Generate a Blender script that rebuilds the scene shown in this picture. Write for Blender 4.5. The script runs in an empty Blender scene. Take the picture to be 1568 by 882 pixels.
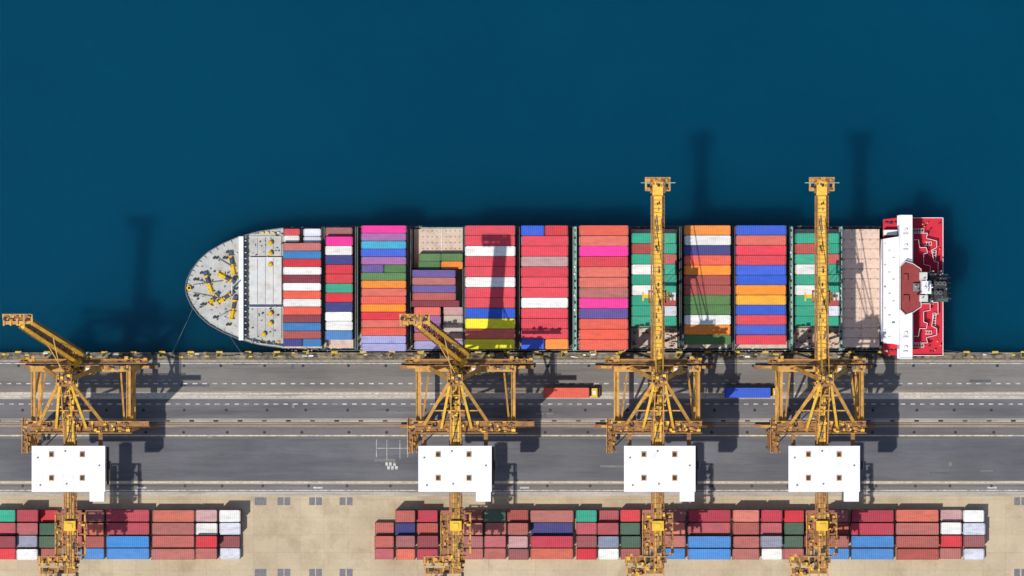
import bpy, math, random, bmesh
from mathutils import Vector
random.seed(7)
HC=1500.0; S=6.0
sc=bpy.context.scene
def P(px,py,z=0.0):
    k=(HC-z)/HC
    return Vector(((px-784)/S*k,(441-py)/S*k,z))
def lin(c):
    c=c/255.0
    return c/12.92 if c<=0.04045 else ((c+0.055)/1.055)**2.4
def C(r,g,b,f=0.8): return (lin(r)*f,lin(g)*f,lin(b)*f,1)

# ---------------- materials
def mat(name,rgb,var=0.25,scale=0.6,rough=0.6,f=0.8,dirt=None,dirt_amt=0.0,dscale=0.35,stretch=(1,1,1),spec=0.3,objrand=0.0,fine=0.0,metal=0.0,fscale=3.0,big=0.0,bscale=0.02,bstretch=(1,1,1),d0=0.5,d1=0.72,hue=0.0,fstretch=(1,1,1)):
    m=bpy.data.materials.new(name); m.use_nodes=True
    nt=m.node_tree; N=nt.nodes; Lk=nt.links
    b=N['Principled BSDF']; b.inputs['Roughness'].default_value=rough
    b.inputs['Specular IOR Level'].default_value=spec; b.inputs['Metallic'].default_value=metal
    geo=N.new('ShaderNodeNewGeometry')
    def noise(sca,det,st=(1,1,1),loc=(0,0,0)):
        mp=N.new('ShaderNodeMapping'); mp.inputs['Scale'].default_value=st; mp.inputs['Location'].default_value=loc
        Lk.new(geo.outputs['Position'],mp.inputs['Vector'])
        n=N.new('ShaderNodeTexNoise'); n.inputs['Scale'].default_value=sca; n.inputs['Detail'].default_value=det; n.inputs['Roughness'].default_value=0.66
        Lk.new(mp.outputs[0],n.inputs['Vector']); return n.outputs['Fac']
    def rng(src,a,b2,c,d_):
        mr=N.new('ShaderNodeMapRange'); mr.inputs['From Min'].default_value=a; mr.inputs['From Max'].default_value=b2
        mr.inputs['To Min'].default_value=c; mr.inputs['To Max'].default_value=d_; Lk.new(src,mr.inputs['Value']); return mr.outputs[0]
    def mul(a,bb):
        q=N.new('ShaderNodeMath'); q.operation='MULTIPLY'; Lk.new(a,q.inputs[0]); Lk.new(bb,q.inputs[1]); return q.outputs[0]
    val=rng(noise(scale,6,stretch),.3,.7,1-var,1+var*.5)
    if fine>0: val=mul(val,rng(noise(fscale,4,fstretch),.3,.7,1-fine,1+fine))
    if big>0: val=mul(val,rng(noise(bscale,3,bstretch,(9,3,1)),.35,.65,1-big,1+big*.6))
    col=C(*rgb,f)
    if objrand>0:
        oi=N.new('ShaderNodeObjectInfo'); val=mul(val,rng(oi.outputs['Random'],0,1,1-objrand,1+objrand*.5))
    base=N.new('ShaderNodeRGB'); base.outputs[0].default_value=col; bo=base.outputs[0]
    if objrand>0:
        mm=N.new('ShaderNodeMath'); mm.operation='MULTIPLY'; mm.inputs[1].default_value=7.31; Lk.new(oi.outputs['Random'],mm.inputs[0])
        fr=N.new('ShaderNodeMath'); fr.operation='FRACT'; Lk.new(mm.outputs[0],fr.inputs[0])
        fx=N.new('ShaderNodeMix'); fx.data_type='RGBA'; Lk.new(rng(fr.outputs[0],0,1,0.0,hue),fx.inputs['Factor']); Lk.new(bo,fx.inputs[6]); fx.inputs[7].default_value=C(206,180,170,f); bo=fx.outputs[2]
    vm=N.new('ShaderNodeVectorMath'); vm.operation='SCALE'; Lk.new(bo,vm.inputs[0]); Lk.new(val,vm.inputs['Scale'])
    out=vm.outputs[0]
    if dirt:
        fac=rng(noise(dscale,8,stretch,(37,11,5)),d0,d1,0,dirt_amt)
        mx=N.new('ShaderNodeMix'); mx.data_type='RGBA'
        Lk.new(fac,mx.inputs['Factor']); Lk.new(out,mx.inputs[6]); mx.inputs[7].default_value=C(*dirt,f); out=mx.outputs[2]
    Lk.new(out,b.inputs['Base Color'])
    return m
COL=dict(r=(226,56,76),R=(212,26,48),c=(232,86,62),s=(222,102,86),k=(180,68,62),m=(124,32,54),p=(244,18,152),
 w=(236,236,230),W=(214,218,228),b=(18,86,208),B=(34,120,182),n=(34,42,122),y=(252,236,24),o=(246,140,30),O=(252,178,34),
 g=(74,124,64),t=(20,164,130),v=(156,94,156),V=(162,162,210),i=(92,74,152),C=(42,174,208),e=(200,188,174),G=(124,140,166),q=(48,92,66),x=(196,154,154),u=(44,132,204),
 a=(184,40,66),d=(176,76,68),f=(206,94,72),h=(146,48,60))
PM={k:mat('container_paint_'+(k if k.islower() else k+'_up'),v,var=0.17,scale=0.5,rough=0.55,dirt=(104,84,76),dirt_amt=0.5 if k in 'adfhqkRmWG' else 0.28,dscale=0.55,stretch=(0.6,2.2,1),objrand=0.2 if k in 'adfhk' else .12,fine=0.08,fscale=2.0,fstretch=(.4,2.5,1),f=0.84,hue=.24 if k in 'adfhkG' else .07) for k,v in COL.items()}
M_dark=mat('dark_steel',(38,40,44),f=0.9)
M_grey=mat('grey_steel',(120,122,124),dirt=(90,60,40),dirt_amt=0.5)
M_yel=mat('crane_yellow',(212,158,74),var=0.35,scale=0.35,dirt=(126,90,54),dirt_amt=0.75,dscale=0.5,f=0.85,fine=0.15)
M_boom=mat('boom_yellow',(244,192,66),var=0.25,scale=0.35,dirt=(176,122,56),dirt_amt=0.65,dscale=0.5,f=0.88,fine=0.14)
M_brn=mat('crane_rusty_ochre',(160,112,62),var=0.4,scale=0.5,dirt=(80,60,46),dirt_amt=0.8,dscale=0.6,f=0.85,fine=0.15)
M_roof=mat('white_roof',(242,242,250),var=0.06,scale=0.3,dirt=(200,196,190),dirt_amt=0.5,dscale=0.22,f=0.82,fine=.03)
M_roofl=mat('white_roof_seam',(222,222,228),var=0.1,f=.82)
M_white=mat('white_paint',(238,238,238),var=0.1,dirt=(170,150,130),dirt_amt=0.3)
M_glass=mat('glass',(20,30,40),rough=0.1,spec=0.6)
M_tyre=mat('tyre_rubber',(28,28,28))
M_rope=mat('mooring_rope',(120,130,130))
M_hull=mat('hull_paint',(28,44,50),var=0.2)
M_deck=mat('deck_grey',(190,192,188),var=0.22,scale=0.4,dirt=(140,118,98),dirt_amt=0.6,dscale=0.4,fine=0.1)
M_deckd=mat('deck_green_grey',(74,92,88),var=0.4,dirt=(60,50,45),dirt_amt=0.6,fine=0.15)
M_hatch=mat('hatch_cover_tan',(216,192,172),var=0.16,scale=0.5,dirt=(160,116,94),dirt_amt=0.5,dscale=0.5,fine=0.08)
M_hatchp=mat('hatch_cover_pink_tan',(228,198,178),var=0.1,scale=0.4,dirt=(190,150,128),dirt_amt=0.5,dscale=0.7,fine=0.05)
M_hatchw=mat('hatch_cover_pale',(212,214,212),var=0.15,dirt=(160,136,112),dirt_amt=0.5,dscale=0.4)
M_red=mat('poop_deck_red',(214,18,54),var=0.15,dirt=(140,20,36),dirt_amt=0.35,dscale=0.5)
M_brick=mat('deckhouse_red_brown',(150,52,52),var=0.25,dirt=(90,40,40),dirt_amt=0.5)
M_mustard=mat('winch_yellow',(236,192,40),var=0.2,dirt=(120,80,20),dirt_amt=0.4)
M_blued=mat('winch_blue_grey',(60,80,110),var=0.3)
M_teal=mat('lashing_bridge_green',(150,190,176),var=0.3,dirt=(80,70,60),dirt_amt=0.5,fine=0.2)
M_line=mat('road_paint_white',(220,218,212),var=0.35,scale=1.2,dirt=(122,120,118),dirt_amt=0.8,dscale=1.0,d0=.45,d1=.62)
M_liney=mat('road_paint_yellow',(224,206,164),var=0.3,scale=1.2,dirt=(130,122,112),dirt_amt=0.75,dscale=0.8,d0=.45,d1=.65)
M_rail=mat('rail_steel',(92,80,72),var=0.3)
AS=dict(rough=0.92,spec=.15)
M_asph=mat('asphalt',(130,126,122),var=0.16,scale=0.12,dirt=(98,95,95),dirt_amt=0.75,dscale=0.2,stretch=(0.1,1.8,1),fine=0.09,fscale=1.6,fstretch=(.25,2,1),big=.14,bscale=.03,d0=.48,d1=.7,**AS)  # big noise paints soft cloud-like shade into the three asphalt colours
M_asph2=mat('asphalt_dark',(112,112,116),var=0.16,scale=0.1,dirt=(82,83,90),dirt_amt=0.8,dscale=0.16,stretch=(0.14,1.4,1),fine=0.08,fscale=1.4,fstretch=(.25,2,1),big=.2,bscale=.025,d0=.46,d1=.7,**AS)
M_asph3=mat('asphalt_middle',(118,116,118),var=0.16,scale=0.14,dirt=(88,86,90),dirt_amt=0.8,dscale=0.25,stretch=(0.1,1.6,1),fine=0.09,fscale=1.6,fstretch=(.25,2,1),big=.14,bscale=.03,**AS)
M_strip=mat('concrete_track_strip',(192,182,168),var=0.28,scale=0.3,dirt=(130,117,103),dirt_amt=0.85,dscale=0.3,stretch=(0.2,2.6,1),fine=0.12,fscale=1.5,big=.12,bscale=.05,**AS)
M_strip2=mat('rusty_track_strip',(162,148,132),var=0.3,scale=0.3,dirt=(106,89,76),dirt_amt=0.9,dscale=0.3,stretch=(0.12,2.6,1),fine=0.12,fscale=1.5,big=.12,bscale=.05,**AS)
M_cope=mat('coping_concrete',(156,144,122),var=0.4,scale=0.5,dirt=(58,54,48),dirt_amt=0.9,dscale=0.5,fine=0.2,d0=.42,d1=.62,**AS)
M_conc=mat('yard_concrete',(204,186,156),var=0.14,scale=0.08,dirt=(164,144,116),dirt_amt=0.75,dscale=0.12,fine=0.07,fscale=1.5,big=.1,bscale=.03,**AS)
M_patch=mat('patch_grey',(120,116,122),var=0.3,scale=1.5,fine=0.2)
M_tar=mat('asphalt_repair',(102,101,104),var=0.2,scale=.6,fine=.12,**AS)
M_tar2=mat('asphalt_old',(132,129,126),var=0.2,scale=.6,fine=.12,**AS)
nt=M_conc.node_tree; b=nt.nodes['Principled BSDF']; src=b.inputs['Base Color'].links[0].from_socket
br=nt.nodes.new('ShaderNodeTexBrick'); br.inputs['Scale'].default_value=1.0; br.offset=0.0
br.inputs['Color1'].default_value=(1,1,1,1); br.inputs['Color2'].default_value=(.93,.93,.93,1); br.inputs['Mortar'].default_value=(.8,.78,.76,1)
br.inputs['Mortar Size'].default_value=0.05; br.inputs['Brick Width'].default_value=6.0; br.inputs['Row Height'].default_value=4.5
g=nt.nodes.new('ShaderNodeNewGeometry'); nt.links.new(g.outputs['Position'],br.inputs['Vector'])
mx=nt.nodes.new('ShaderNodeMix'); mx.data_type='RGBA'; mx.blend_type='MULTIPLY'; mx.inputs['Factor'].default_value=1
nt.links.new(src,mx.inputs[6]); nt.links.new(br.outputs['Color'],mx.inputs[7]); nt.links.new(mx.outputs[2],b.inputs['Base Color'])
# water: deep, turbid harbour water (light scatters far below the surface)
M_water=bpy.data.materials.new('sea_water'); M_water.use_nodes=True
nt=M_water.node_tree; N=nt.nodes; b=N['Principled BSDF']
geo=N.new('ShaderNodeNewGeometry')
n=N.new('ShaderNodeTexNoise'); n.inputs['Scale'].default_value=0.010; n.inputs['Detail'].default_value=9; n.inputs['Roughness'].default_value=.6
nt.links.new(geo.outputs['Position'],n.inputs['Vector'])
rp=N.new('ShaderNodeValToRGB'); rp.color_ramp.elements[0].position=0.3; rp.color_ramp.elements[1].position=0.7
rp.color_ramp.elements[0].color=(0.0001,0.045,0.090,1); rp.color_ramp.elements[1].color=(0.0002,0.054,0.104,1)
nt.links.new(n.outputs['Fac'],rp.inputs[0]); nt.links.new(rp.outputs[0],b.inputs['Base Color'])
b.inputs['Roughness'].default_value=0.12; b.inputs['IOR'].default_value=1.33; b.inputs['Specular IOR Level'].default_value=0.12
w=N.new('ShaderNodeTexNoise'); w.inputs['Scale'].default_value=0.5; w.inputs['Detail'].default_value=4; w.inputs['Roughness'].default_value=.6
mp=N.new('ShaderNodeMapping'); mp.inputs['Scale'].default_value=(1,1.8,1); mp.inputs['Rotation'].default_value=(0,0,.5); nt.links.new(geo.outputs['Position'],mp.inputs[0]); nt.links.new(mp.outputs[0],w.inputs['Vector'])
bp=N.new('ShaderNodeBump'); bp.inputs['Strength'].default_value=0.06; bp.inputs['Distance'].default_value=0.5
nt.links.new(w.outputs['Fac'],bp.inputs['Height']); nt.links.new(bp.outputs[0],b.inputs['Normal'])
b.inputs['Subsurface Weight'].default_value=1.0; b.inputs['Subsurface Radius'].default_value=(0.8,1,1); b.inputs['Subsurface Scale'].default_value=110.0

# ---------------- mesh builder
class MB:
    def __init__(s): s.v=[]; s.f=[]; s.mi=[]; s.mats=[]
    def m(s,mt):
        if mt not in s.mats: s.mats.append(mt)
        return s.mats.index(mt)
    def quad(s,pts,mt):
        o=len(s.v); s.v+= [tuple(p) for p in pts]; s.f.append(tuple(range(o,o+len(pts)))); s.mi.append(s.m(mt))
    def hexa(s,c,mt):
        o=len(s.v); s.v+=[tuple(p) for p in c]; i=s.m(mt)
        for f in ((0,3,2,1),(4,5,6,7),(0,1,5,4),(1,2,6,5),(2,3,7,6),(3,0,4,7)):
            s.f.append(tuple(o+a for a in f)); s.mi.append(i)
    def box(s,x0,y0,z0,x1,y1,z1,mt):
        if x0>x1:x0,x1=x1,x0
        if y0>y1:y0,y1=y1,y0
        s.hexa([(x0,y0,z0),(x1,y0,z0),(x1,y1,z0),(x0,y1,z0),(x0,y0,z1),(x1,y0,z1),(x1,y1,z1),(x0,y1,z1)],mt)
    def pbox(s,px0,py0,px1,py1,z0,z1,mt):
        a=P(px0,py0,z1); c=P(px1,py1,z1); s.box(a.x,a.y,z0,c.x,c.y,z1,mt)
    def beam(s,p,q,w,h,mt):
        p=Vector(p); q=Vector(q); d=(q-p)
        if d.length<1e-5: return
        d.normalize(); up=Vector((0,0,1)) if abs(d.z)<0.98 else Vector((0,1,0))
        sd=d.cross(up).normalized(); u=sd.cross(d).normalized()
        a=sd*w/2; bb=u*h/2
        s.hexa([p-a-bb,p+a-bb,q+a-bb,q-a-bb,p-a+bb,p+a+bb,q+a+bb,q-a+bb],mt)
    def cyl(s,p,q,r,mt,n=12,r2=None):
        p=Vector(p); q=Vector(q); r2=r if r2 is None else r2
        d=(q-p).normalized(); up=Vector((0,0,1)) if abs(d.z)<0.98 else Vector((0,1,0))
        a=d.cross(up).normalized(); bb=a.cross(d); o=len(s.v); i=s.m(mt)
        for c,rr in ((p,r),(q,r2)):
            for k in range(n):
                t=2*math.pi*k/n; s.v.append(tuple(c+a*rr*math.cos(t)+bb*rr*math.sin(t)))
        for k in range(n):
            s.f.append((o+k,o+(k+1)%n,o+n+(k+1)%n,o+n+k)); s.mi.append(i)
        s.f.append(tuple(o+k for k in range(n))[::-1]); s.mi.append(i)
        s.f.append(tuple(o+n+k for k in range(n))); s.mi.append(i)
    def prism(s,top,bot,mt,mtop=None):
        n=len(top); o=len(s.v); s.v+=[tuple(p) for p in top]+[tuple(p) for p in bot]; i=s.m(mt); j=s.m(mtop or mt)
        s.f.append(tuple(range(o,o+n))); s.mi.append(j)
        s.f.append(tuple(range(o+n,o+2*n))[::-1]); s.mi.append(i)
        for k in range(n):
            s.f.append((o+k,o+n+k,o+n+(k+1)%n,o+(k+1)%n)); s.mi.append(i)
    def rail(s,p,q,mt,h=1.1,t=0.07,step=2.0):
        p=Vector(p); q=Vector(q); L=(q-p).length; z=Vector((0,0,h))
        s.beam(p+z,q+z,t,t,mt); s.beam(p+z*0.5,q+z*0.5,t*.7,t*.7,mt)
        n=max(1,int(L/step))
        for i in range(n+1):
            a=p.lerp(q,i/n); s.beam(a,a+z*0.97,t,t,mt)
    def lattice(s,p,q,w,h,n,t,mt):
        p=Vector(p); q=Vector(q); d=(q-p).normalized(); up=Vector((0,0,1)) if abs(d.z)<0.98 else Vector((0,1,0))
        sd=d.cross(up).normalized(); u=sd.cross(d).normalized()
        cs=[sd*w/2+u*h/2,-sd*w/2+u*h/2,-sd*w/2-u*h/2,sd*w/2-u*h/2]
        for c in cs: s.beam(p+c,q+c,t,t,mt)
        for i in range(n):
            a=p.lerp(q,i/n); e=p.lerp(q,(i+1)/n)
            for k in range(4):
                c1=cs[k]; c2=cs[(k+1)%4]
                if i%2: c1,c2=c2,c1
                s.beam(a+c1,e+c2,t*.7,t*.7,mt); s.beam(a+cs[k],a+cs[(k+1)%4],t*.7,t*.7,mt)
    def mesh(s,name):
        me=bpy.data.meshes.new(name); me.from_pydata(s.v,[],s.f)
        for m in s.mats: me.materials.append(m)
        me.polygons.foreach_set('material_index',s.mi)
        me.update()
        bm=bmesh.new(); bm.from_mesh(me); bmesh.ops.recalc_face_normals(bm,faces=bm.faces); bm.to_mesh(me); bm.free()
        return me
    def obj(s,name,parent=None,loc=None):
        o=bpy.data.objects.new(name,s.mesh(name)); sc.collection.objects.link(o)
        if parent: o.parent=parent
        if loc is not None: o.location=loc
        return o
def empty(name,loc=(0,0,0),parent=None):
    o=bpy.data.objects.new(name,None); o.empty_display_size=1; sc.collection.objects.link(o); o.location=loc
    if parent: o.parent=parent
    return o

# ---------------- setting
WZ=-3.0
F=6000
q=MB(); qe=P(0,540,0).y
q.box(-F,qe-0.6,WZ-1500,F,F,WZ,M_water); q.obj('water')
g=MB(); g.box(-F,-F,-20,F,qe,-0.004,M_conc); g.obj('ground')
def band(m,a,b2,z,mt):
    m.quad([(-F,P(0,b2).y,z),(F,P(0,b2).y,z),(F,P(0,a).y,z),(-F,P(0,a).y,z)],mt)
m=MB(); band(m,545,597,0,M_asph); band(m,597,672,0,M_asph3); band(m,672,737,0,M_asph2); band(m,737,753,0,M_asph); m.obj('quay_road')
m=MB()
for (a,b2,mt) in ((540.3,550.5,M_cope),(597,600.5,M_strip2),(600.5,611,M_strip),(641,646,M_strip),(646,655,M_strip2),(736.5,741,M_strip),(753,760,M_strip)): band(m,a,b2,.004,mt)
m.obj('pavement')
m=MB(); rp_=random.Random(11)
for i in range(60):
    y0,y1=rp_.choice([(553,595),(612,640),(657,735),(672,735)])
    x=rp_.uniform(-100,1660); y=rp_.uniform(y0,y1-4); L=rp_.uniform(4,46); hh=rp_.uniform(1.2,5)
    if rp_.random()<.25: L,hh=rp_.uniform(2,5),rp_.uniform(4,10)
    if y+hh>y1: hh=y1-y
    a=P(x,y+hh); c=P(x+L,y); z=.0055+i*.00003
    m.quad([(a.x,a.y,z),(c.x,a.y,z),(c.x,c.y,z),(a.x,c.y,z)],rp_.choice([M_tar,M_tar,M_tar2]))
for x in range(-90,1700,62):
    for y in (560,628,662,744):
        c=P(x+rp_.uniform(-6,6),y,.009); m.cyl(c,c+Vector((0,0,.01)),.4,M_dark,12)
for x in range(-80,1700,37):
    c=P(x,644.5,.01); m.box(c.x,c.y-.2,.01,c.x+1.2,c.y+.25,.03,rp_.choice([M_dark,M_rail,M_tar]))
m.obj('pavement_repair')
m=MB()
def mk(x0,y0,x1,y1,mt,z=.010):
    a=P(x0,y1); c=P(x1,y0); m.quad([(a.x,a.y,z),(c.x,a.y,z),(c.x,c.y,z),(a.x,c.y,z)],mt)
for x in range(-200,1800,15):
    mk(x,586.6,x+7,588.2,M_line); mk(x+4,618,x+11,619.5,M_line)
for y0,y1,mt in ((556,557.1,M_line),(602,603.2,M_line),(607,608.2,M_line),(666,668,M_liney),(737.8,739.4,M_liney),(750.3,751.6,M_line),(552.3,553.3,M_liney)):
    mk(-400,y0,2000,y1,mt,.012)
for x in (592,612): mk(x,674,x+.7,704,M_line)
mk(576,673,576.7,700,M_line); mk(624,673,624.7,700,M_line); mk(576,686,625,686.7,M_line,.0125)
for dx,w_ in ((590,20),(593,13)):
    for k in range(3): mk(dx+k*6,708+(dx-590)*2,dx+k*6+4,713+(dx-590)*2,M_line)
for x in (480,796,1512,210): mk(x,745.5,x+14,748,M_line)
m.obj('road_marking')
m=MB()
for y in (543.5,549,598.5,643,646.5,650,655,744):
    yy=P(0,y).y; m.box(-1500,yy-.07,-0.1,1500,yy+.07,.03,M_rail)
m.obj('crane_rail')
m=MB()
for y0 in (761.5,871,):
    for x in (390,399,425,435.5,473.5,484,520,531,1553,1564):
        a=P(x,y0+12); c=P(x+9,y0); m.quad([(a.x,a.y,.006),(c.x,a.y,.006),(c.x,c.y,.006),(a.x,c.y,.006)],M_patch)
m.obj('pavement_panel')
m=MB()
for i in range(260):
    x=rp_.uniform(-60,1640); y=rp_.uniform(541,548); a=P(x,y); w_=rp_.uniform(.2,1.6)
    m.box(a.x,a.y,.004,a.x+w_,a.y+rp_.uniform(.15,.5),.004+rp_.uniform(.1,.5),rp_.choice([M_dark,M_dark,M_mustard,M_grey,M_cope,M_rail,M_white]))
m.obj('quay_edge_fittings')
def fender():
    f=MB(); f.cyl((0,0.1,-2.8),(0,0.1,-.35),0.45,M_tyre,14); f.box(-.8,-.06,-.32,.8,.35,.05,M_mustard); f.box(-.7,.5,-2.6,.7,.6,-.4,M_dark)
    return f.mesh('fender')
fm=fender()
for i,x in enumerate(range(-60,1700,44)):
    o=bpy.data.objects.new('dock_fender',fm); sc.collection.objects.link(o); o.location=(P(x,0).x,qe,0)
bm_=MB(); bm_.cyl((0,0,0),(0,0,.5),.22,M_dark); bm_.cyl((0,0,.45),(0,0,.62),.4,M_dark); bm_.cyl((0,0,0),(0,0,.05),.5,M_mustard)
bme=bm_.mesh('bollard')
for x in range(-40,1700,88):
    o=bpy.data.objects.new('mooring_bollard',bme); sc.collection.objects.link(o); o.location=(P(x+22,0).x,qe-.75,0.004)

# ---------------- containers
cache={}
def cont_mesh(L,W,k,H=2.59):
    key=(round(L,1),round(W,2),k)
    if key in cache: return cache[key]
    L=key[0]; W=key[1]; pm=PM[k]; m=MB(); x=L/2; y=W/2; t=.12
    for sx in (-1,1):
        for sy in (-1,1):
            m.box(sx*x,sy*y,0.12,sx*(x-t),sy*(y-t),H-.12,pm)
            for z in (0,H-.12): m.box(sx*(x+.004),sy*(y+.004),z,sx*(x-.2),sy*(y-.17),z+.12+.004,M_dark)
        m.box(sx*x,-y+.17,H-.12,sx*(x-t),y-.17,H,pm); m.box(sx*x,-y+.17,0,sx*(x-t),y-.17,.12,pm)
        m.box(sx*(x-.05),-y+t,.12,sx*(x-.1),y-t,H-.12,pm)
    for yy in (-.8,-.3,.3,.8):
        m.box(x-.049,yy-.025,.15,x-.005,yy+.025,H-.14,M_grey)
    for sy in (-1,1):
        m.box(-x+.2,sy*y,H-.1,x-.2,sy*(y-.07),H,pm); m.box(-x+.2,sy*y,0,x-.2,sy*(y-.07),.12,pm)
    n=int(L/0.5)*2; xs=[]
    for i in range(n+1): xs.append(-x+t+(2*x-2*t)*i/n)
    for i in range(n):
        hi=i%2
        a,b2=xs[i],xs[i+1]; e=(b2-a)*.25
        z0=H-.02 if hi else H-.055
        z1=H-.055 if hi else H-.02
        m.quad([(a+e,-y+.07,z0),(b2-e,-y+.07,z0),(b2-e,y-.07,z0),(a+e,y-.07,z0)],pm)
        if i<n-1: m.quad([(b2-e,-y+.07,z0),(b2+e,-y+.07,z1),(b2+e,y-.07,z1),(b2-e,y-.07,z0)],pm)
        for sy in (-1,1):
            w0=sy*(y-(.02 if hi else .06)); w1=sy*(y-(.06 if hi else .02))
            m.quad([(a+e,w0,.12),(b2-e,w0,.12),(b2-e,w0,H-.1),(a+e,w0,H-.1)],pm)
            if i<n-1: m.quad([(b2-e,w0,.12),(b2+e,w1,.12),(b2+e,w1,H-.1),(b2-e,w0,H-.1)],pm)
    m.quad([(-x+t,-y+.1,H-.08),(x-t,-y+.1,H-.08),(x-t,y-.1,H-.08),(-x+t,y-.1,H-.08)],M_dark)
    me=m.mesh('container_'+str(len(cache))); cache[key]=me; return me
def put(px0,py0,px1,py1,k,base,tiers,parent=None,name='container',gap=.12,low=None,jit=1):
    zt=base+2.6*tiers; a=P(px0,py0,zt); c=P(px1,py1,zt)
    L=abs(c.x-a.x)-gap; W=abs(c.y-a.y)-gap
    cx=(a.x+c.x)/2; cy=(a.y+c.y)/2
    for t in range(tiers):
        kk=k if t==tiers-1 else random.choice(low or 'rkcbwBmot')
        o=bpy.data.objects.new(name,cont_mesh(L,W,kk)); sc.collection.objects.link(o)
        o.location=(cx+random.uniform(-.07,.07)*jit,cy+random.uniform(-.02,.02)*jit,base+2.6*t)
        if random.random()<.5: o.rotation_euler=(0,0,math.pi)
        if parent: o.parent=parent

def bay(x0,x1,y0,y1,rows,tiers,base=3.4):
    root=empty('container_stack')
    rows=rows.split(); n=len(rows)
    for i,r in enumerate(rows):
        ya=y0+(y1-y0)*i/n; yb=y0+(y1-y0)*(i+1)/n
        tt=tiers[i] if isinstance(tiers,list) else tiers
        if r=='.': continue
        if len(r)==1: put(x0,ya,x1,yb,r,base,tt,root)
        else:
            xm=(x0+x1)/2
            if r[0]!='.': put(x0,ya,xm-.3,yb,r[0],base,tt,root)
            if r[1]!='.': put(xm+.3,ya,x1,yb,r[1],base,tt,root)
bay(434,459,350,371,'r w',2,3.4); bay(465,492,350,374,'W W',2,3.4)
bay(433,492,372,531,'k B R w m w c w c m B k nB',3)
bay(498,540,348,362,'h',2)
bay(498,540,362,535,'p w n R R t R n w w B .',3)
bay(553,622,345,538,'p v C b v ig g o s c o R s c V V',[4]*16)
bay(641,709,388,412,'gg go',3)
bay(631,698,413,460,'i d i d',4)
bay(630,704,460,470,'m',3)
bay(634,675,470,535,'s v v k V',3)
bay(678,709,470,535,'x e e x V',2)
bay(712,789,345,535,'r r w r r w r r b y s y',4)
bay(798,870,345,535,'bR r r x r r r w r r r bo',4)
bay(887,962,345,536,'c s p R s s k p i c c c',4)
bay(967,1036,357,500,'tt kt tk wt tt wt tk tW tt',3)
bay(1048,1119,345,528,'o w n c o k k g g w o g',4)
bay(1127,1204,345,528,'b s r r b b o O b r b r',4)
bay(1218,1285,357,500,'tt kt tk wt tt wt tk tW tt',3)

YR=[(781,799.5),(800.5,819),(820.5,838.5),(840,857)]
colsR=[((-8,24),'tahR'),((25,58),'aaGw'),((60,91),'Rqqd'),((93,126),'daaG'),((128,160),'hfdu'),((163,229),'aauu'),((232,298),'fddd'),((300,333),'xwRd'),((335,368),'wWhW')]
def ycol(xr,cols,off=0,clip=9999):
    for (ya,yb),k in zip(YR,cols):
        if k=='.': continue
        x0=xr[0]+off+random.uniform(-1,1); x1=min(xr[1]+off,clip)+random.uniform(-.8,.4)
        t=random.choice([1,2,2,2,3]) if ya<830 else random.choice([1,1,2])
        yo=random.uniform(-1,1)*.6
        if x1-x0>45 and t>2:t=2
        e=empty('shipping_container_stack')
        put(x0,ya+yo,x1,yb+yo,k,0.014,t,e,low='dhada')
for xr,c in colsR: ycol(xr,c)
for xr,c in colsR[:7]: ycol(xr,c,890,1163)
for xr,c in colsR[1:]: ycol(xr,c,1140)
for xr,c in (((573,603),'.dda'),((605,636),'dnhf'),((638,671),'adha'),((673,706),'dhdd'),((708,740),'dfhd'),((742,775),'qdad'),((777,809),'ddxh'),((812,878),'dnaf')): ycol(xr,c)

# ---------------- ship
ship=empty('container_ship')
half=[(284,0),(286,12),(293,27),(304,42),(320,56),(341,68),(366,78.5),(398,87),(433,93),(500,96)]
h=MB()
mainpts=[(366,441-78.5),(398,354),(433,349),(500,346),(1352,346),(1440,352),(1440,531),(1352,537),(500,537),(433,533),(398,528),(366,441+78.5)]
h.prism([P(x,y,2.6) for x,y in mainpts],[P(x,441+(y-441)*.95,2.6)-Vector((0,0,7)) for x,y in mainpts],M_hull,M_deckd)
fc=[(284,441)]+[(x,441-d) for x,d in half[1:7]]+[(371,441-80),(371,441+80)]+[(x,441+d) for x,d in reversed(half[1:7])]
h.prism([P(x,y,6.4) for x,y in fc],[Vector((P(x+ (371-x)*.12,0,6.4).x,P(0,441+(y-441)*.72,6.4).y,-4.4)) for x,y in fc],M_hull,M_deck)
md=[(371.2,441-80),(398,441-87),(434,441-92),(434,441+91),(398,441+86.5),(371.2,441+79)]
h.prism([P(x,y,4.4) for x,y in md],[P(x,y,4.4)-Vector((0,0,6)) for x,y in md],M_hull,M_deck)
h.obj('hull',ship)
d=MB()
ring=[(434,349)]+[(398,354)]+[(x,441-dd) for x,dd in reversed(half[:7])]+[(x,441+dd) for x,dd in half[1:7]]+[(398,528),(434,533)]
for i in range(len(ring)-1):
    a=P(*ring[i],6.4); c=P(*ring[i+1],6.4)
    d.beam(a+Vector((0,0,.3)),c+Vector((0,0,.3)),.16,1.6,M_grey)
    n=max(2,int((c-a).length/1.6))
    for j in range(n):
        p=a.lerp(c,j/n); inn=(P(375,441,6.4)-p).normalized()
        d.beam(p+inn*.2+Vector((0,0,.5)),p+inn*.9+Vector((0,0,.15)),.1,.4,M_hatchw)
d.pbox(365.5,362,372.5,521,4.4,8.6,M_white)
for y in range(368,518,9): d.pbox(373,y,377,y+1.5,4.4,7.4,M_hatchw)
for (y0,y1,z) in ((362,392,5.0),(394,466,5.6),(470,518,5.0)):
    d.pbox(382,y0,431,y1,4.4,z,M_hatchw if y0==394 else M_deck)
    for x in (394,406,418): d.pbox(x,y0+1,x+.6,y1-1,z,z+.07,M_grey)
    d.pbox(382,y0,431,y0+1,z,z+.08,M_white)
d.pbox(380,466.6,433,469.2,4.4,5.3,M_blued)
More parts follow.
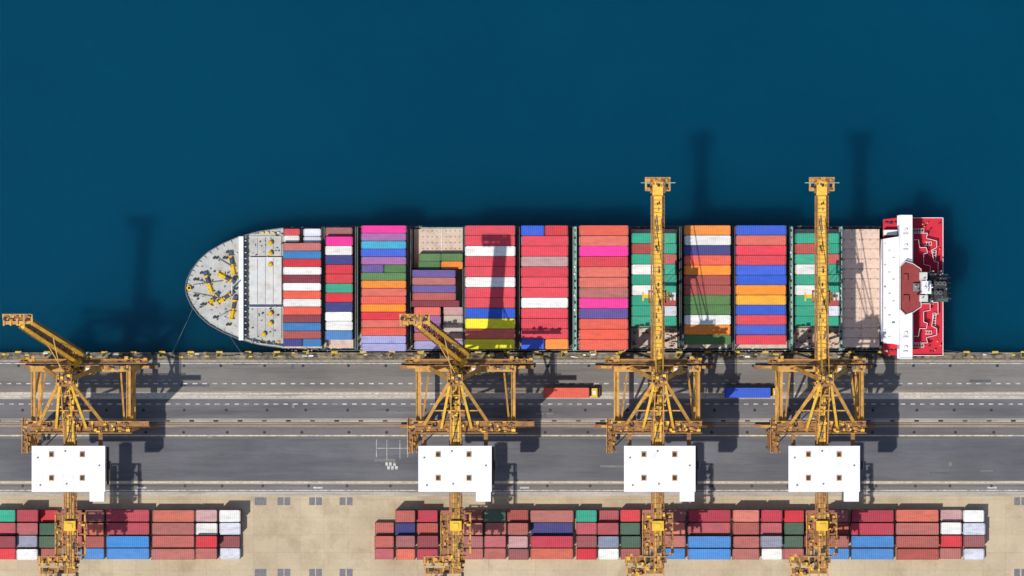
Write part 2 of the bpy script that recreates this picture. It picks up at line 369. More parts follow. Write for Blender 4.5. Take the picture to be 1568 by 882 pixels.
for x,y in ((414,372),(414,388),(414,405),(414,480),(414,495),(404,512)):
    a=P(x,y,5.6); d.cyl(a-Vector((0,0,1)),a+Vector((0,0,.7)),.4,M_mustard,12); d.cyl(a+Vector((0,0,.7)),a+Vector((0,0,1)),.62,M_mustard,12,.3); d.pbox(x+2.5,y-1.5,x+4,y+1.5,5,6.0,M_dark)
for y in (356.5,524): 
    for x in range(384,432,8): d.pbox(x,y-1.5,x+4,y+1.5,4.4,5.1,random.choice([M_grey,M_mustard,M_hatchw]))
for i in range(34):
    x=random.uniform(376,430); y=random.choice([random.uniform(357,394),random.uniform(464,523)]); d.pbox(x,y,x+random.uniform(.6,3),y+random.uniform(.6,2),4.4,5.9,random.choice([M_grey,M_hatchw,M_hatchw,M_deck,M_dark]))
d.obj('foredeck_fittings',ship)
wn=MB()
def winch(x,y,ang,L=3.6):
    c=P(x,y,7.2); dv=Vector((math.cos(ang),math.sin(ang),0)); pv=Vector((-dv.y,dv.x,0))
    wn.cyl(c-dv*L/2,c+dv*L/2,.36,M_mustard,12)
    for t in (-.5,-.1,.5): wn.cyl(c+dv*(L*t-.08),c+dv*(L*t+.08),.72,M_mustard,14)
    wn.cyl(c+dv*L*.05,c+dv*L*.4,.5,M_blued,12)
    wn.beam(c-dv*L/2-Vector((0,0,.7)),c+dv*L/2-Vector((0,0,.7)),1.4,.2,M_mustard)
    wn.beam(c+dv*L*.65-pv*.5,c+dv*L*.65+pv*.5,.9,1.0,M_blued)
for (x,y,a,L) in ((356,406,1.75,4.8),(344,424,-.5,3.8),(320,435,1.9,4.4),(343,457,.6,3.8),(357,474,1.4,4.8),(326,459,.9,2.8)): winch(x,y,a,L)
for x,y in ((300,428),(300,453),(310,418),(312,466),(330,395),(330,486),(350,386),(350,497),(292,441),(345,395),(360,442),(318,422),(360,425),(360,458)):
    for s_ in (-1,1):
        a=P(x+s_*2.2,y,6.4); wn.cyl(a,a+Vector((0,0,.9)),.24,M_dark,10); wn.cyl(a+Vector((0,0,.85)),a+Vector((0,0,1)),.32,M_dark,10)
    wn.pbox(x-4,y-1.4,x+4,y+1.4,6.4,6.5,M_grey)
for a,c in (((341,430),(296,436)),((345,458),(296,448)),((355,408),(332,394)),((355,474),(332,486)),((322,434),(300,428)),((356,412),(372,440))):
    wn.beam(P(*a,6.9),P(*c,6.6),.2,.2,M_grey)
for i in range(60):
    x=random.uniform(300,362); r=(x-284)**.5*7; y=441+random.uniform(-r,r); wn.pbox(x,y,x+random.uniform(.8,3),y+random.uniform(.6,2.4),6.4,6.4+random.uniform(.2,1.1),random.choice([M_grey,M_dark,M_blued,M_hatchw,M_hatchw,M_deckd]))
a=P(357,441,6.4); wn.cyl(a,a+Vector((0,0,9)),.3,M_white,12,.18); wn.beam(a+Vector((0,-1.6,7)),a+Vector((0,1.6,7)),.15,.15,M_white)
a=P(289,441,7.4); wn.cyl(a-Vector((0,0,1)),a,.6,M_mustard,14)
wn.obj('windlass',ship)
hc=MB()
for (x0,x1) in ((433,492),(498,540),(553,631),(635,709),(712,789),(798,870),(887,962),(967,1036),(1048,1119),(1127,1204),(1218,1285)):
    for y0,y1 in ((351,410),(412,471),(473,533)):
        hc.pbox(x0-1,y0,x1+1,y1,2.6,3.38,M_hatch)
for x0,x1,y0,y1,z in ((644,709,350,387,8.2),):
    hc.pbox(x0,y0,x1,y1,3.4,z,M_hatch)
    for i in range(9):
        for j in range(4): hc.pbox(x0+3+i*7,y0+3+j*9,x0+4.6+i*7,y0+4.2+j*9,z,z+.15,M_brick if (i+j)%3 else M_grey)
    hc.pbox((x0+x1)/2-.5,y0,(x0+x1)/2+.5,y1,z,z+.2,M_white); hc.pbox(x0,y0-1.8,x1,y0-.4,3.4,z+.3,M_teal)
for j in range(12):
    for i in range(2):
        y0=351+j*15.1; x0=1291+i*28.0
        hc.pbox(x0,y0,x0+27.6,y0+14.7,3.4,9.4+.05*((i+j)%2),M_hatchp)
        for q_ in (0,1,2): hc.pbox(x0+1.5+q_*11.5,y0+.8,x0+2.7+q_*11.5,y0+2.0,9.4,9.6,M_brick)
        hc.pbox(x0+2,y0+7,x0+25,y0+7.4,9.4,9.5,M_hatchw)
hc.obj('hatch_cover',ship)
lb=MB()
for x,z,mt in ((495,7,M_deckd),(546,9,M_deckd),(710.5,9,M_deckd),(793.5,10,M_deckd),(880,12.5,M_teal),(964.5,8,M_deckd),(1042,9,M_deckd),(1123,9,M_deckd),(1211,9,M_teal),(1287.5,9,M_teal),(627,9,M_deckd)):
    w=1.8 if mt is M_deckd else 2.6
    lb.pbox(x-w,347,x+w,536,z-.3,z,mt)
    for y in range(349,537,11):
        lb.pbox(x-w,y,x-w+1,y+1.2,2.6,z-.3,mt); lb.pbox(x+w-1,y,x+w,y+1.2,2.6,z-.3,mt)
        if mt is M_teal: lb.pbox(x-1.2,y+3,x+1.2,y+6,z,z+.5,random.choice([M_dark,M_white,M_grey]))
    for xx in (x-w,x+w): lb.rail(P(xx,348,z),P(xx,535,z),mt if mt is M_teal else M_grey,h=1.0,t=.1)
lb.obj('lashing_bridge',ship)
sd=MB()
for x in range(436,1348,5):
    for y in (533.0,536.0,347.2):
        if random.random()<.7:
            w=random.uniform(1,4); sd.pbox(x,y,x+w,y+random.uniform(.7,1.8),2.6,2.6+random.uniform(.4,1.6),random.choice([M_hatchw,M_grey,M_teal,M_deckd,M_brick,M_dark,M_hatch]))
sd.rail(P(500,536.7,2.6),P(1350,536.7,2.6),M_grey,t=.12); sd.rail(P(500,346.3,2.6),P(1350,346.3,2.6),M_grey,t=.12)
for x0,x1 in ((967,1036),(1218,1285)):
    for i in range(60):
        x=random.uniform(x0,x1-4); y=random.uniform(501,530); sd.pbox(x,y,x+random.uniform(1,6),y+random.uniform(.8,3),3.38,3.4+random.uniform(.2,1.2),random.choice([M_hatch,M_teal,M_grey,M_brick,M_dark,M_hatch]))
    sd.pbox(x0,502,x1,503,3.4,4.4,M_teal)
sd.obj('deck_fittings',ship)
# stern
st=MB()
red=[(1352,336),(1376,333),(1444,333),(1444,545),(1376,545),(1352,542)]
st.prism([P(x,y,8) for x,y in red],[P(x,441+(y-441)*.9,8)-Vector((0,0,11)) for x,y in red],M_hull,M_red)
st.obj('poop_deck',ship)
sp=MB()
hp_=[(1349,405),(1352,366),(1377,362),(1377,528),(1352,524),(1349,485)]
sp.prism([P(x,y,17) for x,y in hp_],[P(x,y,17)-Vector((0,0,14)) for x,y in hp_],M_white,M_roof)
sp.pbox(1377.3,329,1397,550,16.4,19.4,M_roof)
sp.pbox(1377.2,340,1390,540,8.02,16.38,M_white)
for y in range(334,548,4): sp.pbox(1377.1,y,1377.29,y+3,17.6,18.8,M_glass)
for y0,y1 in ((330,345),(534,549)): sp.pbox(1374,y0,1376.9,y1,16.4,17.4,M_roof)
sp.rail(P(1350,368,17),P(1350,522,17),M_white,t=.14)
for k in range(14): sp.pbox(1354+ (k%3)*6,372+k*11,1356+(k%3)*7,374+k*11,17,17+.3+.1*(k%4),random.choice([M_hatchw,M_grey,M_hatchw]))
rnd=random.Random(3)
def poly_rail(pts,z,close=True):
    n=len(pts)
    for i in range(n if close else n-1): sp.rail(P(*pts[i],z),P(*pts[(i+1)%n],z),M_white,h=.9,t=.13)
for side in (1,-1):
    for z,poly in ((9.4,[(1398,22),(1436,22),(1436,40),(1430,40),(1426,58),(1434,62),(1434,72),(1418,76),(1420,84),(1398,84)]),
                   (11.6,[(1398,24),(1424,24),(1424,34),(1414,36),(1414,52),(1420,54),(1418,62),(1408,62),(1406,74),(1398,74)])):
        pts=[(x,441+side*y) for x,y in poly]
        if side>0: pts=pts[::-1]
        sp.prism([P(x,y,z) for x,y in pts],[P(x,y,z)-Vector((0,0,2.1)) for x,y in pts],M_red,M_red)
        poly_rail(pts,z)
    for (x,y,ang) in ((1430,48,0),(1416,68,1),(1404,88,1)):
        c0=P(x,441+side*y,8.1); dx=Vector((1.6,0,0)) if ang else Vector((0,1.6,0))
        for t in (-.4,.4):
            off=Vector((0,t,0)) if ang else Vector((t,0,0)); sp.beam(c0-dx+off,c0+dx+off+Vector((0,0,2.4)),.14,.2,M_white)
        for s_ in range(6): c1=(c0-dx).lerp(c0+dx+Vector((0,0,2.4)),s_/5); sp.beam(c1+(Vector((0,-.4,0)) if ang else Vector((-.4,0,0))),c1+(Vector((0,.4,0)) if ang else Vector((.4,0,0))),.1,.1,M_white)
    for i in range(12):
        x=rnd.uniform(1399,1440); y=441+side*rnd.uniform(60,100)
        sp.pbox(x,y,x+rnd.uniform(.8,2.2),y+rnd.uniform(.8,2.2),8.02,rnd.uniform(8.6,10.4),rnd.choice([M_white,M_brick,M_brick,M_dark,M_mustard]))
for i in range(2):
    y=(333.6,544.4)[i]; sp.rail(P(1398,y,8),P(1443.6,y,8),M_white,t=.16)
sp.rail(P(1443.5,334,8),P(1443.5,544,8),M_white,t=.16)
oc=[(1378,408),(1386,400),(1398,404),(1410,412),(1410,470),(1398,478),(1386,482),(1378,474)]
sp.prism([P(x,y,21) for x,y in oc],[P(x,y,21)-Vector((0,0,12)) for x,y in oc],M_brick)
for i in range(len(oc)): sp.rail(P(*oc[i],21),P(*oc[(i+1)%len(oc)],21),M_white,h=1,t=.14)
for x0,y0,x1,y1,z,mt in ((1408,417,1420,429,23,M_hatchw),(1412,430,1426,450,24,M_white),(1408,452,1421,462,23,M_hatchw),(1398,434,1408,446,22.5,M_grey),
  (1384,420,1390,430,22,M_brick),(1383,452,1392,462,22,M_brick),(1424,420,1452,462,20,M_deckd),(1430,425,1450,457,22.5,M_dark)):
    sp.pbox(x0,y0,x1,y1,8,z,mt)
for k in range(5):
    a=P(1433+ (k%3)*6,434+(k//3)*14,22.5); sp.cyl(a,a+Vector((0,0,2)),.5,M_grey,12); sp.cyl(a+Vector((0,0,1.9)),a+Vector((0,0,2.05)),.36,M_dark,12)
for k in range(9): sp.pbox(1427,424+k*4,1452,424.8+k*4,20,20.4,M_grey)
for k in range(5): sp.pbox(1452+.2,424+k*8,1456,426+k*8,14,16,M_grey)
for i in range(26):
    x=rnd.uniform(1399,1450); y=rnd.uniform(414,466); sp.pbox(x,y,x+rnd.uniform(.6,2.2),y+rnd.uniform(.6,2.2),20,24+rnd.uniform(0,.8),rnd.choice([M_white,M_grey,M_hatchw,M_dark]))
a=P(1417,440,24); sp.cyl(a,a+Vector((0,0,9)),.4,M_white,12,.2)
for z in (3,5.5,8): sp.beam(a+Vector((0,-2.2+z*.12,z)),a+Vector((0,2.2-z*.12,z)),.25,.25,M_white)
sp.beam(a+Vector((-1.5,0,6)),a+Vector((1.5,0,6)),.25,.25,M_white)
for (x,y) in ((1387,352),(1387,376),(1387,510),(1387,532)):
    c=P(x,y,19.4); sp.cyl(c,c+Vector((0,0,.7)),.5,M_white,14,.4); sp.pbox(x-4,y+5,x+3,y+7,19.4,19.9,M_hatchw)
sp.rail(P(1378,330,19.4),P(1396.5,330,19.4),M_white); sp.rail(P(1378,549.5,19.4),P(1396.5,549.5,19.4),M_white); sp.rail(P(1396.5,330,19.4),P(1396.5,549,19.4),M_white)
for (y0,y1) in ((352,360),(518,526)): sp.pbox(1353,y0,1374,y1,8.02,11,M_white)
for y in (340,536): 
    for x in (1355,1362,1369): sp.pbox(x,y,x+4,y+3,8.02,9.2,rnd.choice([M_dark,M_white,M_brick]))
sp.obj('superstructure',ship)
ml=MB()
for (a,c,z) in (((300,462),(262,544),6.8),((345,506),(372,544),6.6),((1443,536),(1520,544.5),8.4)):
    p=P(*a,z); e=P(*c,.5); pr=p
    for i in range(1,9):
        t=i/8; qn=p.lerp(e,t)-Vector((0,0,1.2*4*t*(1-t))); ml.beam(pr,qn,.06,.06,M_rope); pr=qn
ml.obj('mooring_line',ship)

# ---------------- cranes
K=(HC-38)/HC
def Lc(dx,py,z): return Vector((dx/S*K,(610-py)/S*K,z))
def crane_parts(raised):
    parts={}
    xl,xr=(-58,88) if raised else (-62,62)
    yw,yl=565,658
    f=MB()
    for x in (xl,xr):
        for y in (yw,yl):
            f.beam(Lc(x,y,2.2),Lc(x,y,36),1.5,1.3,M_yel)
            for sx in (-1,1):
                c=Lc(x,y,1.5)+Vector((sx*3.0,0,0)); f.beam(c-Vector((2.2,0,0)),c+Vector((2.2,0,0)),.9,.9,M_brn)
                for wv in (-1.5,-.5,.5,1.5): 
                    w=c+Vector((wv,0,-1.0)); f.cyl(w-Vector((0,.25,0)),w+Vector((0,.25,0)),.42,M_dark,12)
            f.beam(Lc(x,y,2.0)+Vector((-3.4,0,0)),Lc(x,y,2.0)+Vector((3.4,0,0)),.7,.6,M_yel)
        f.beam(Lc(x,yw+4,15),Lc(x,yl-4,15),.9,1.2,M_yel)
        f.beam(Lc(x,yw+4,34.6),Lc(x,yl-4,34.6),.9,1.2,M_yel)
        f.beam(Lc(x,yw+4,15.5),Lc(x,612,34),.5,.5,M_yel); f.beam(Lc(x,yl-4,15.5),Lc(x,612,34),.5,.5,M_yel)
        for s_ in (-3,3): f.rail(Lc(x+s_,yw+5,35.2),Lc(x+s_,yl-5,35.2),M_yel,t=.1)
    for y in (yw,yl):
        f.beam(Lc(xl+5,y,3.2),Lc(xr-5,y,3.2),1.1,1.3,M_brn)
        f.beam(Lc(xl+5,y,16),Lc(xr-5,y,16),1.0,1.4,M_yel)
        f.beam(Lc(xl-4,y,36.9),Lc(xr+4,y,36.9),1.4,1.7,M_brn if y==yl else M_yel)
        f.beam(Lc(xl+5,y,17),Lc(0,y,35),.5,.5,M_yel); f.beam(Lc(xr-5,y,17),Lc(0,y,35),.5,.5,M_yel)
    f.beam(Lc(xl+6,650,36),Lc(xl+16,572,30),.45,.45,M_yel); f.beam(Lc(xr-6,650,36),Lc(xr-14,572,30),.45,.45,M_yel)
    ww=MB()
    x0w=xl-20; x1w=xr+ (30 if raised else 5)
    ww.beam(Lc(x0w,553,38),Lc(x1w,553,38),.9,.15,M_brn); ww.rail(Lc(x0w,550,38),Lc(x1w,550,38),M_yel,t=.12); ww.rail(Lc(x0w,556,38),Lc(x1w,556,38),M_yel,t=.12)
    ww.beam(Lc(xl-6,649,37.7),Lc(xr+(32 if raised else 6),649,37.7),1.3,.15,M_brn); ww.rail(Lc(xl-6,645,37.8),Lc(xr+6,645,37.8),M_yel,t=.12); ww.rail(Lc(xl-6,663,38),Lc(xr+6,663,38),M_yel,t=.12)
    rr=random.Random(5)
    def clutter(dx0,dx1,y0,y1,z0,zr,n,ms):
        for i in range(n):
            x=rr.uniform(dx0,dx1); y=rr.uniform(y0,y1); a=Lc(x,y,z0); w=rr.uniform(.25,1.0); h=rr.uniform(.2,.8)
            ww.box(a.x,a.y,z0,a.x+w,a.y+h,z0+rr.uniform(.3,zr),rr.choice(ms))
    clutter(x0w,x0w+24,548,556,38.1,1.2,18,[M_yel,M_dark,M_brn,M_brn])
    clutter(xl,xr,563,567,37.8,.9,30,[M_yel,M_dark,M_brn,M_brn,M_grey])
    clutter(xl,xr,646,664,37.8,1.1,80,[M_yel,M_dark,M_brn,M_brn,M_boom])
    clutter(xr-20,x1w-4,549,557,38.1,1.2,18,[M_yel,M_dark,M_brn])
    for z in range(3,37,3):
        ww.beam(Lc(xl-10,668,z),Lc(xl-10,690,z+2.6),.8,.15,M_brn) if z%2 else ww.beam(Lc(xl-5,690,z),Lc(xl-5,668,z+2.6),.8,.15,M_brn)
        ww.beam(Lc(xl-13,667,z),Lc(xl-3,667,z),.5,.12,M_brn)
    for (a,c) in ((-13,666),(-2,666),(-13,692),(-2,692)): ww.beam(Lc(xl+a,c,0),Lc(xl+a,c,38.5),.22,.22,M_yel)
    ww.beam(Lc(xl-12,640,37.8),Lc(xl-12,694,37.8),1.0,.12,M_brn); ww.rail(Lc(xl-16,640,37.9),Lc(xl-16,694,37.9),M_yel,t=.12); ww.rail(Lc(xl-8,668,37.9),Lc(xl-8,694,37.9),M_yel,t=.12)
    clutter(xl-15,xl-6,642,690,38,1.0,16,[M_yel,M_dark,M_brn])
    ap=MB(); top=58
    A1=Lc(-7,580,top); A2=Lc(7,580,top)
    ap.beam(Lc(-38,yw,37.7),A1,1.0,1.0,M_yel); ap.beam(Lc(38,yw,37.7),A2,1.0,1.0,M_yel)
    ap.beam(Lc(-48,650,37.7),A1,.75,.75,M_yel); ap.beam(Lc(50,648,37.7),A2,.75,.75,M_yel)
    ap.beam(Lc(-22,655,37.7),A1,.6,.6,M_boom); ap.beam(Lc(24,655,37.7),A2,.6,.6,M_boom)
    ap.beam(Lc(-14,600,53),Lc(-36,628,43),.35,.35,M_yel)
    ap.beam(Lc(-34,628,44),Lc(34,628,44),.3,.4,M_yel)
    ap.beam(Lc(-18,604,52),Lc(20,604,52),.4,.5,M_yel)
    ap.beam(Lc(-12,580,top),Lc(12,580,top),1.1,1.2,M_brn)
    for s_ in (-10,10): ap.rail(Lc(s_*1.1,571,top+.6),Lc(s_*1.1,589,top+.6),M_yel,t=.12)
    ap.beam(Lc(0,571,top+.3),Lc(0,590,top+.3),2.6,.15,M_brn)
    for i in range(16):
        a=Lc(rr.uniform(-12,9),rr.uniform(573,588),top+.5); ap.box(a.x,a.y,a.z,a.x+rr.uniform(.3,.9),a.y+rr.uniform(.3,.9),a.z+rr.uniform(.3,1),rr.choice([M_dark,M_brn,M_yel,M_grey,M_boom]))
    ap.lattice(Lc(0,yw,38),Lc(0,580,top),1.5,1.0,8,.2,M_yel)
    gd=MB()
    def girder(p,q,w,h,mt,n):
        gd.beam(p,q,w,h,mt)
        d=(q-p); dn=d.normalized(); up=Vector((0,0,1)); sd=dn.cross(up).normalized(); u=sd.cross(dn).normalized()
        for s_ in (-1,1):
            gd.beam(p+sd*s_*(w/2-.12)+u*(h/2+.1),q+sd*s_*(w/2-.12)+u*(h/2+.1),.16,.2,M_brn)
            gd.beam(p+sd*s_*(w/2+.35)-u*.1,q+sd*s_*(w/2+.35)-u*.1,.4,.08,M_brn)
        for i in range(n+1):
            a=p.lerp(q,i/n); gd.beam(a-sd*(w/2+.5)+u*(h/2+.04),a+sd*(w/2+.5)+u*(h/2+.04),.12,.12,M_brn)
            for rep in range(2):
                if rr.random()<.45: 
                    off=sd*rr.uniform(-.9,.9)+u*(h/2+.25)+dn*rr.uniform(0,2); gd.beam(a+off,a+off+dn*rr.uniform(.3,1.3),rr.uniform(.15,.5),.4,rr.choice([M_dark,M_brn,M_brn,M_grey]))
    girder(Lc(0,560,38.6),Lc(0,682,38.6),2.2,1.8,M_boom,12)
    girder(Lc(0,754,38.6),Lc(0,870,38.6),2.2,1.6,M_yel,14)
    for s_ in (-1,1):
        gd.beam(Lc(s_*1.5,562,39.8),Lc(s_*1.5,868,39.6),.1,.1,M_dark)
    if not raised:
        girder(Lc(0,300,38.6),Lc(0,558,38.6),2.4,1.8,M_boom,40)
        tz=38.6
        gd.beam(Lc(-19,277,tz),Lc(19,277,tz),1.3,.4,M_yel); gd.beam(Lc(-19,290,tz),Lc(19,290,tz),.9,.4,M_yel)
        for x in (-18,-10,0,10,18): gd.beam(Lc(x,272,tz+.3),Lc(x,296 if abs(x)<18 else 292,tz+.3),.5,.3,M_brn if abs(x)==10 else M_yel)
        gd.beam(Lc(-26,280,tz+.5),Lc(27,280,tz+.5),.18,.18,M_teal)
        gd.beam(Lc(0,278,tz),Lc(0,300,tz),2.6,1.6,M_boom)
        for i in range(22):
            a=Lc(rr.uniform(-18,15),rr.uniform(274,292),tz+.4); gd.box(a.x,a.y,a.z,a.x+rr.uniform(.3,.8),a.y+rr.uniform(.3,.8),a.z+rr.uniform(.3,.9),rr.choice([M_dark,M_brn,M_yel]))
        gd.rail(Lc(-19,272,tz+.2),Lc(19,272,tz+.2),M_yel,t=.14)
        for s_ in (-1,1):
            gd.beam(Lc(s_*6,580,top),Lc(s_*6,430,39.8),.2,.2,M_yel); gd.beam(Lc(s_*5,580,top+.4),Lc(s_*5,335,39.8),.18,.18,M_yel)
        tr=MB()
        for y in (446,462): tr.beam(Lc(-13,y,36.9),Lc(13,y,36.9),.5,.6,M_brn)
        for x in (-13,13): tr.beam(Lc(x,444,36.9),Lc(x,464,36.9),.4,.6,M_brn)
        tr.beam(Lc(12,454,36.9),Lc(24,454,36.2),.5,.4,M_brn)
        a=Lc(19,460,32.6); c=Lc(28,448,35.6); tr.box(a.x,a.y,a.z,c.x,c.y,c.z,M_hatchw); tr.box(a.x-.01,a.y-.02,a.z+.5,c.x+.02,a.y+.3,c.z-.6,M_glass)
        tr.beam(Lc(-20,454,22),Lc(20,454,22),.8,.5,M_mustard)
        for x in (-20,20): tr.beam(Lc(x,447,22),Lc(x,461,22),.4,.4,M_mustard)
        for x in (-9,9):
            for y in (449,459): tr.beam(Lc(x,y,22),Lc(x,y,36.5),.08,.08,M_dark)
        parts['trolley']=tr
    else:
        hp=Lc(14,548,38.6); tp=Lc(-50,492,80)
        u=(tp-hp).normalized(); sd=u.cross(Vector((0,0,1))).normalized()
        p0=hp; p1=tp
        for s_ in (-1,1):
            gd.beam(p0+sd*s_*1.2,p1+sd*s_*1.0,.8,1.9,M_boom)
            gd.beam(p0+sd*s_*1.9,p1+sd*s_*1.7,.4,.1,M_brn)
        n=18
        for i in range(n+1):
            a=p0.lerp(p1,i/n); gd.beam(a-sd*1.8,a+sd*1.8,.3,.3,M_brn)
            if i<n: b2=p0.lerp(p1,(i+1)/n); s2=1 if i%2 else -1; gd.beam(a+sd*s2*1.1,b2-sd*s2*1.1,.3,.3,M_brn)
        gd.beam(Lc(-81,484,81),Lc(-38,485,81),1.3,.6,M_brn); gd.beam(Lc(-78,493,80.6),Lc(-36,492,80.6),.8,.5,M_yel)
        for x in (-80,-70,-60,-50,-38): gd.beam(Lc(x,480,81.2),Lc(x+1,497,81.2),.45,.3,M_yel)
        gd.rail(Lc(-81,480,81),Lc(-38,480,81),M_yel,t=.14)
        for i in range(18):
            a=Lc(rr.uniform(-80,-42),rr.uniform(482,495),81.4); gd.box(a.x,a.y,a.z,a.x+rr.uniform(.3,.8),a.y+rr.uniform(.3,.8),a.z+rr.uniform(.3,.9),rr.choice([M_dark,M_brn,M_yel]))
        gd.beam(Lc(-4,576,top),p0.lerp(p1,.55)+sd*1.2,.2,.2,M_yel); gd.beam(Lc(4,576,top),p0.lerp(p1,.55)-sd*1.2,.2,.2,M_yel)
        gd.beam(Lc(0,560,38.6),hp,2.6,1.8,M_boom)
    for s_ in (-1,1): gd.beam(Lc(s_*6,582,top),Lc(s_*8,684,40.2),.25,.25,M_yel)
    a=Lc(22,573,38); c=Lc(38,560,40.2); gd.box(a.x,a.y,a.z,c.x,c.y,c.z,M_yel); a=Lc(25,570,40.2); c=Lc(35,563,40.6); gd.box(a.x,a.y,a.z,c.x,c.y,c.z,M_white)
    clutter(-16,12,566,650,39.6,1.3,60,[M_yel,M_dark,M_brn,M_brn,M_boom])
    br_=MB()
    for x in (-22,22): br_.beam(Lc(x,786,38.0),Lc(x*1.0,850,38.0),.45,.4,M_yel)
    for y in (786,800,818,835,850): br_.beam(Lc(-24,y,38.3),Lc(24,y,38.3),.4,.35,M_brn)
    br_.beam(Lc(-16,788,38),Lc(-16,850,38),1.2,.12,M_brn)
    for x in (-23,23,-12,11): br_.rail(Lc(x,788,38.3),Lc(x,850,38.3),M_yel,t=.12)
    a=Lc(-9,812,39.6); c=Lc(9,797,41.2); br_.box(a.x,a.y,a.z,c.x,c.y,c.z,M_mustard); a=Lc(-4,808,41.2); c=Lc(4,801,41.5); br_.box(a.x,a.y,a.z,c.x,c.y,c.z,M_boom)
    br_.beam(Lc(-50,858,38),Lc(14,858,38),1.4,.3,M_brn); br_.beam(Lc(-46,874,38),Lc(10,874,38),1.4,.3,M_brn)
    for x in (-48,-34,-20,-6,8): br_.beam(Lc(x,850,38.3),Lc(x+2,888,38.3),.4,.4,M_yel)
    br_.rail(Lc(-50,852,38.2),Lc(14,852,38.2),M_yel,t=.14); br_.rail(Lc(-50,866,38.2),Lc(14,866,38.2),M_yel,t=.14)
    for i in range(80):
        if i<40: x=rr.uniform(-24,22); y=rr.uniform(786,850)
        else: x=rr.uniform(-48,10); y=rr.uniform(852,884)
        a=Lc(x,y,38.3); br_.box(a.x,a.y,a.z,a.x+rr.uniform(.3,1.0),a.y+rr.uniform(.3,1.0),a.z+rr.uniform(.3,1.8),rr.choice([M_dark,M_brn,M_yel,M_brn,M_mustard]))
    hs=MB(); hx0,hx1=((-56,54) if raised else (-51,56))
    a=Lc(hx0,750,38); c=Lc(hx1,684,42.6); hs.box(a.x,a.y,a.z,c.x,c.y,c.z,M_hatchw)
    a=Lc(hx0-1,752,42.6); c=Lc(hx1+1,682,42.9); hs.box(a.x,a.y,a.z,c.x,c.y,c.z,M_roof)
    a=Lc(hx1-23,767,38); c=Lc(hx1-.5,752.3,42.3); hs.box(a.x,a.y,a.z,c.x,c.y,c.z,M_roof)
    for x in (hx0+29,hx0+76):
        for y in (695,731):
            a=Lc(x-3.8,y+4.3,42.9); c=Lc(x+3.8,y-4.3,43.25); hs.box(a.x,a.y,a.z,c.x,c.y,c.z,M_yel)
            a=Lc(x-2.6,y+3,43.25); c=Lc(x+2.6,y-3,43.4); hs.box(a.x,a.y,a.z,c.x,c.y,c.z,M_dark)
    for i in range(1,7):
        x=hx0+(hx1-hx0)*i/7; a=Lc(x-.2,751.5,42.9); c=Lc(x+.2,682.5,42.96); hs.box(a.x,a.y,a.z,c.x,c.y,c.z,M_roofl)
    for (x,y) in ((hx0+12,742),(hx0+50,690),(hx0+52,740),(hx1-8,712),(hx0+8,700)):
        a=Lc(x,y,42.9); hs.cyl(a,a+Vector((0,0,.4)),.22,M_grey,10)
    hs.rail(Lc(hx1+4,684,38),Lc(hx1+4,742,38),M_brn,t=.12); hs.beam(Lc(hx1+3,684,37.9),Lc(hx1+3,742,37.9),.7,.1,M_dark)
    a=Lc(hx1+2,718,38); c=Lc(hx1+8,706,39.6); hs.box(a.x,a.y,a.z,c.x,c.y,c.z,M_dark)
    for x in (hx0+8,hx1-8): hs.beam(Lc(x,662,37.2),Lc(x,750,37.2),1.0,1.4,M_brn)
    for k in range(4):
        a=Lc(hx0+10+k*24,750.4,39.5); hs.box(a.x,a.y,39.4,a.x+1.6,a.y+.1,41,M_glass)
    parts.update(portal_frame=f,walkways=ww,apex_frame=ap,boom_girder=gd,backreach=br_,machinery_house=hs)
    return {k:v.mesh(k) for k,v in parts.items()}
PR=crane_parts(True); PN=crane_parts(False)
for cx,pp in ((108,PR),(698,PR),(1007,PN),(1258,PN)):
    root=empty('ship_to_shore_crane',((cx-784)/S*K,(441-610)/S*K,0.0))
    for k,me in pp.items():
        o=bpy.data.objects.new(k,me); sc.collection.objects.link(o); o.parent=root

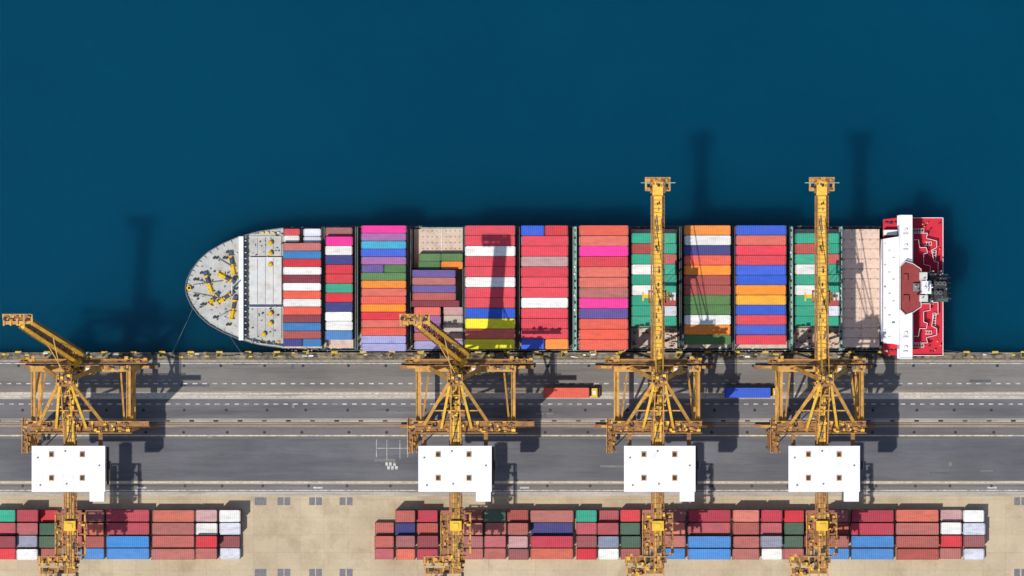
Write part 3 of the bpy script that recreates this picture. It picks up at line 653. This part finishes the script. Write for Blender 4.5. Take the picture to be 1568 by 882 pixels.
# ---------------- trucks
def truck(px,py,k,cabm):
    root=empty('container_truck',P(px,py,.012))
    o=bpy.data.objects.new('container',cont_mesh(11.6,2.5,k)); sc.collection.objects.link(o); o.parent=root; o.location=(0,0,1.45)
    t=MB()
    t.box(-5.8,-.5,1.0,6.2,.5,1.35,M_dark); 
    for x in (-5.6,0,5.6): t.box(x-.1,-1.2,1.2,x+.1,1.2,1.44,M_dark)
    for x in (-5.0,-3.8,5.4,8.0):
        for y in (-1.05,1.05): t.cyl((x,y-.17,.52),(x,y+.17,.52),.5,M_tyre,16); t.cyl((x,y-.18,.52),(x,y+.18,.52),.22,M_grey,10)
    t.box(4.6,-.8,.75,8.7,.8,1.1,M_dark)
    x0,x1=6.45,8.3
    t.hexa([(x0,-1.2,.6),(x1+.25,-1.2,.6),(x1+.25,1.2,.6),(x0,1.2,.6),(x0,-1.2,1.9),(x1+.25,-1.2,1.9),(x1+.25,1.2,1.9),(x0,1.2,1.9)],cabm)
    t.hexa([(x0,-1.19,1.9),(x1+.22,-1.19,1.9),(x1+.22,1.19,1.9),(x0,1.19,1.9),(x0+.05,-1.08,3.0),(x1-.45,-1.08,3.0),(x1-.45,1.08,3.0),(x0+.05,1.08,3.0)],M_glass)
    t.box(x0,-1.12,3.0,x1-.4,1.12,3.14,cabm); t.box(x0+.3,-.5,3.14,x0+1.1,.5,3.3,M_white)
    for y in (-1.35,1.2): t.box(x1,y,1.9,x1+.1,y+.15,2.6,M_dark)
    t.box(5.9,-.9,1.36,6.3,.9,2.2,M_grey)
    t.obj('tractor',root)
truck(867,601,'c',M_mustard)
truck(1144,601,'b',M_mustard)

# ---------------- light, sky, camera
d=Vector((11.6,11.6,-40)).normalized()
el=math.asin(-d.z); az=math.atan2(-d.x,-d.y)
w=bpy.data.worlds.new('World'); sc.world=w; w.use_nodes=True
bg=w.node_tree.nodes['Background']; sky=w.node_tree.nodes.new('ShaderNodeTexSky'); sky.sky_type='NISHITA'; sky.sun_disc=False
sky.sun_elevation=el; sky.sun_rotation=az%(2*math.pi)
w.node_tree.links.new(sky.outputs[0],bg.inputs[0]); bg.inputs[1].default_value=0.13
sl=bpy.data.lights.new('sun','SUN'); sl.energy=3.95; sl.angle=math.radians(.5); sl.color=(1,.955,.88)
so=bpy.data.objects.new('sun',sl); sc.collection.objects.link(so); so.rotation_euler=d.to_track_quat('-Z','Y').to_euler(); so.location=(-100,-150,300)
cam=bpy.data.cameras.new('camera'); cam.sensor_width=36; cam.lens=36*HC/(1568/S); cam.clip_start=10; cam.clip_end=20000
co=bpy.data.objects.new('camera',cam); sc.collection.objects.link(co); co.location=(0,0,HC); sc.camera=co
sc.view_settings.view_transform='Standard'; sc.view_settings.look='None'; sc.view_settings.exposure=0
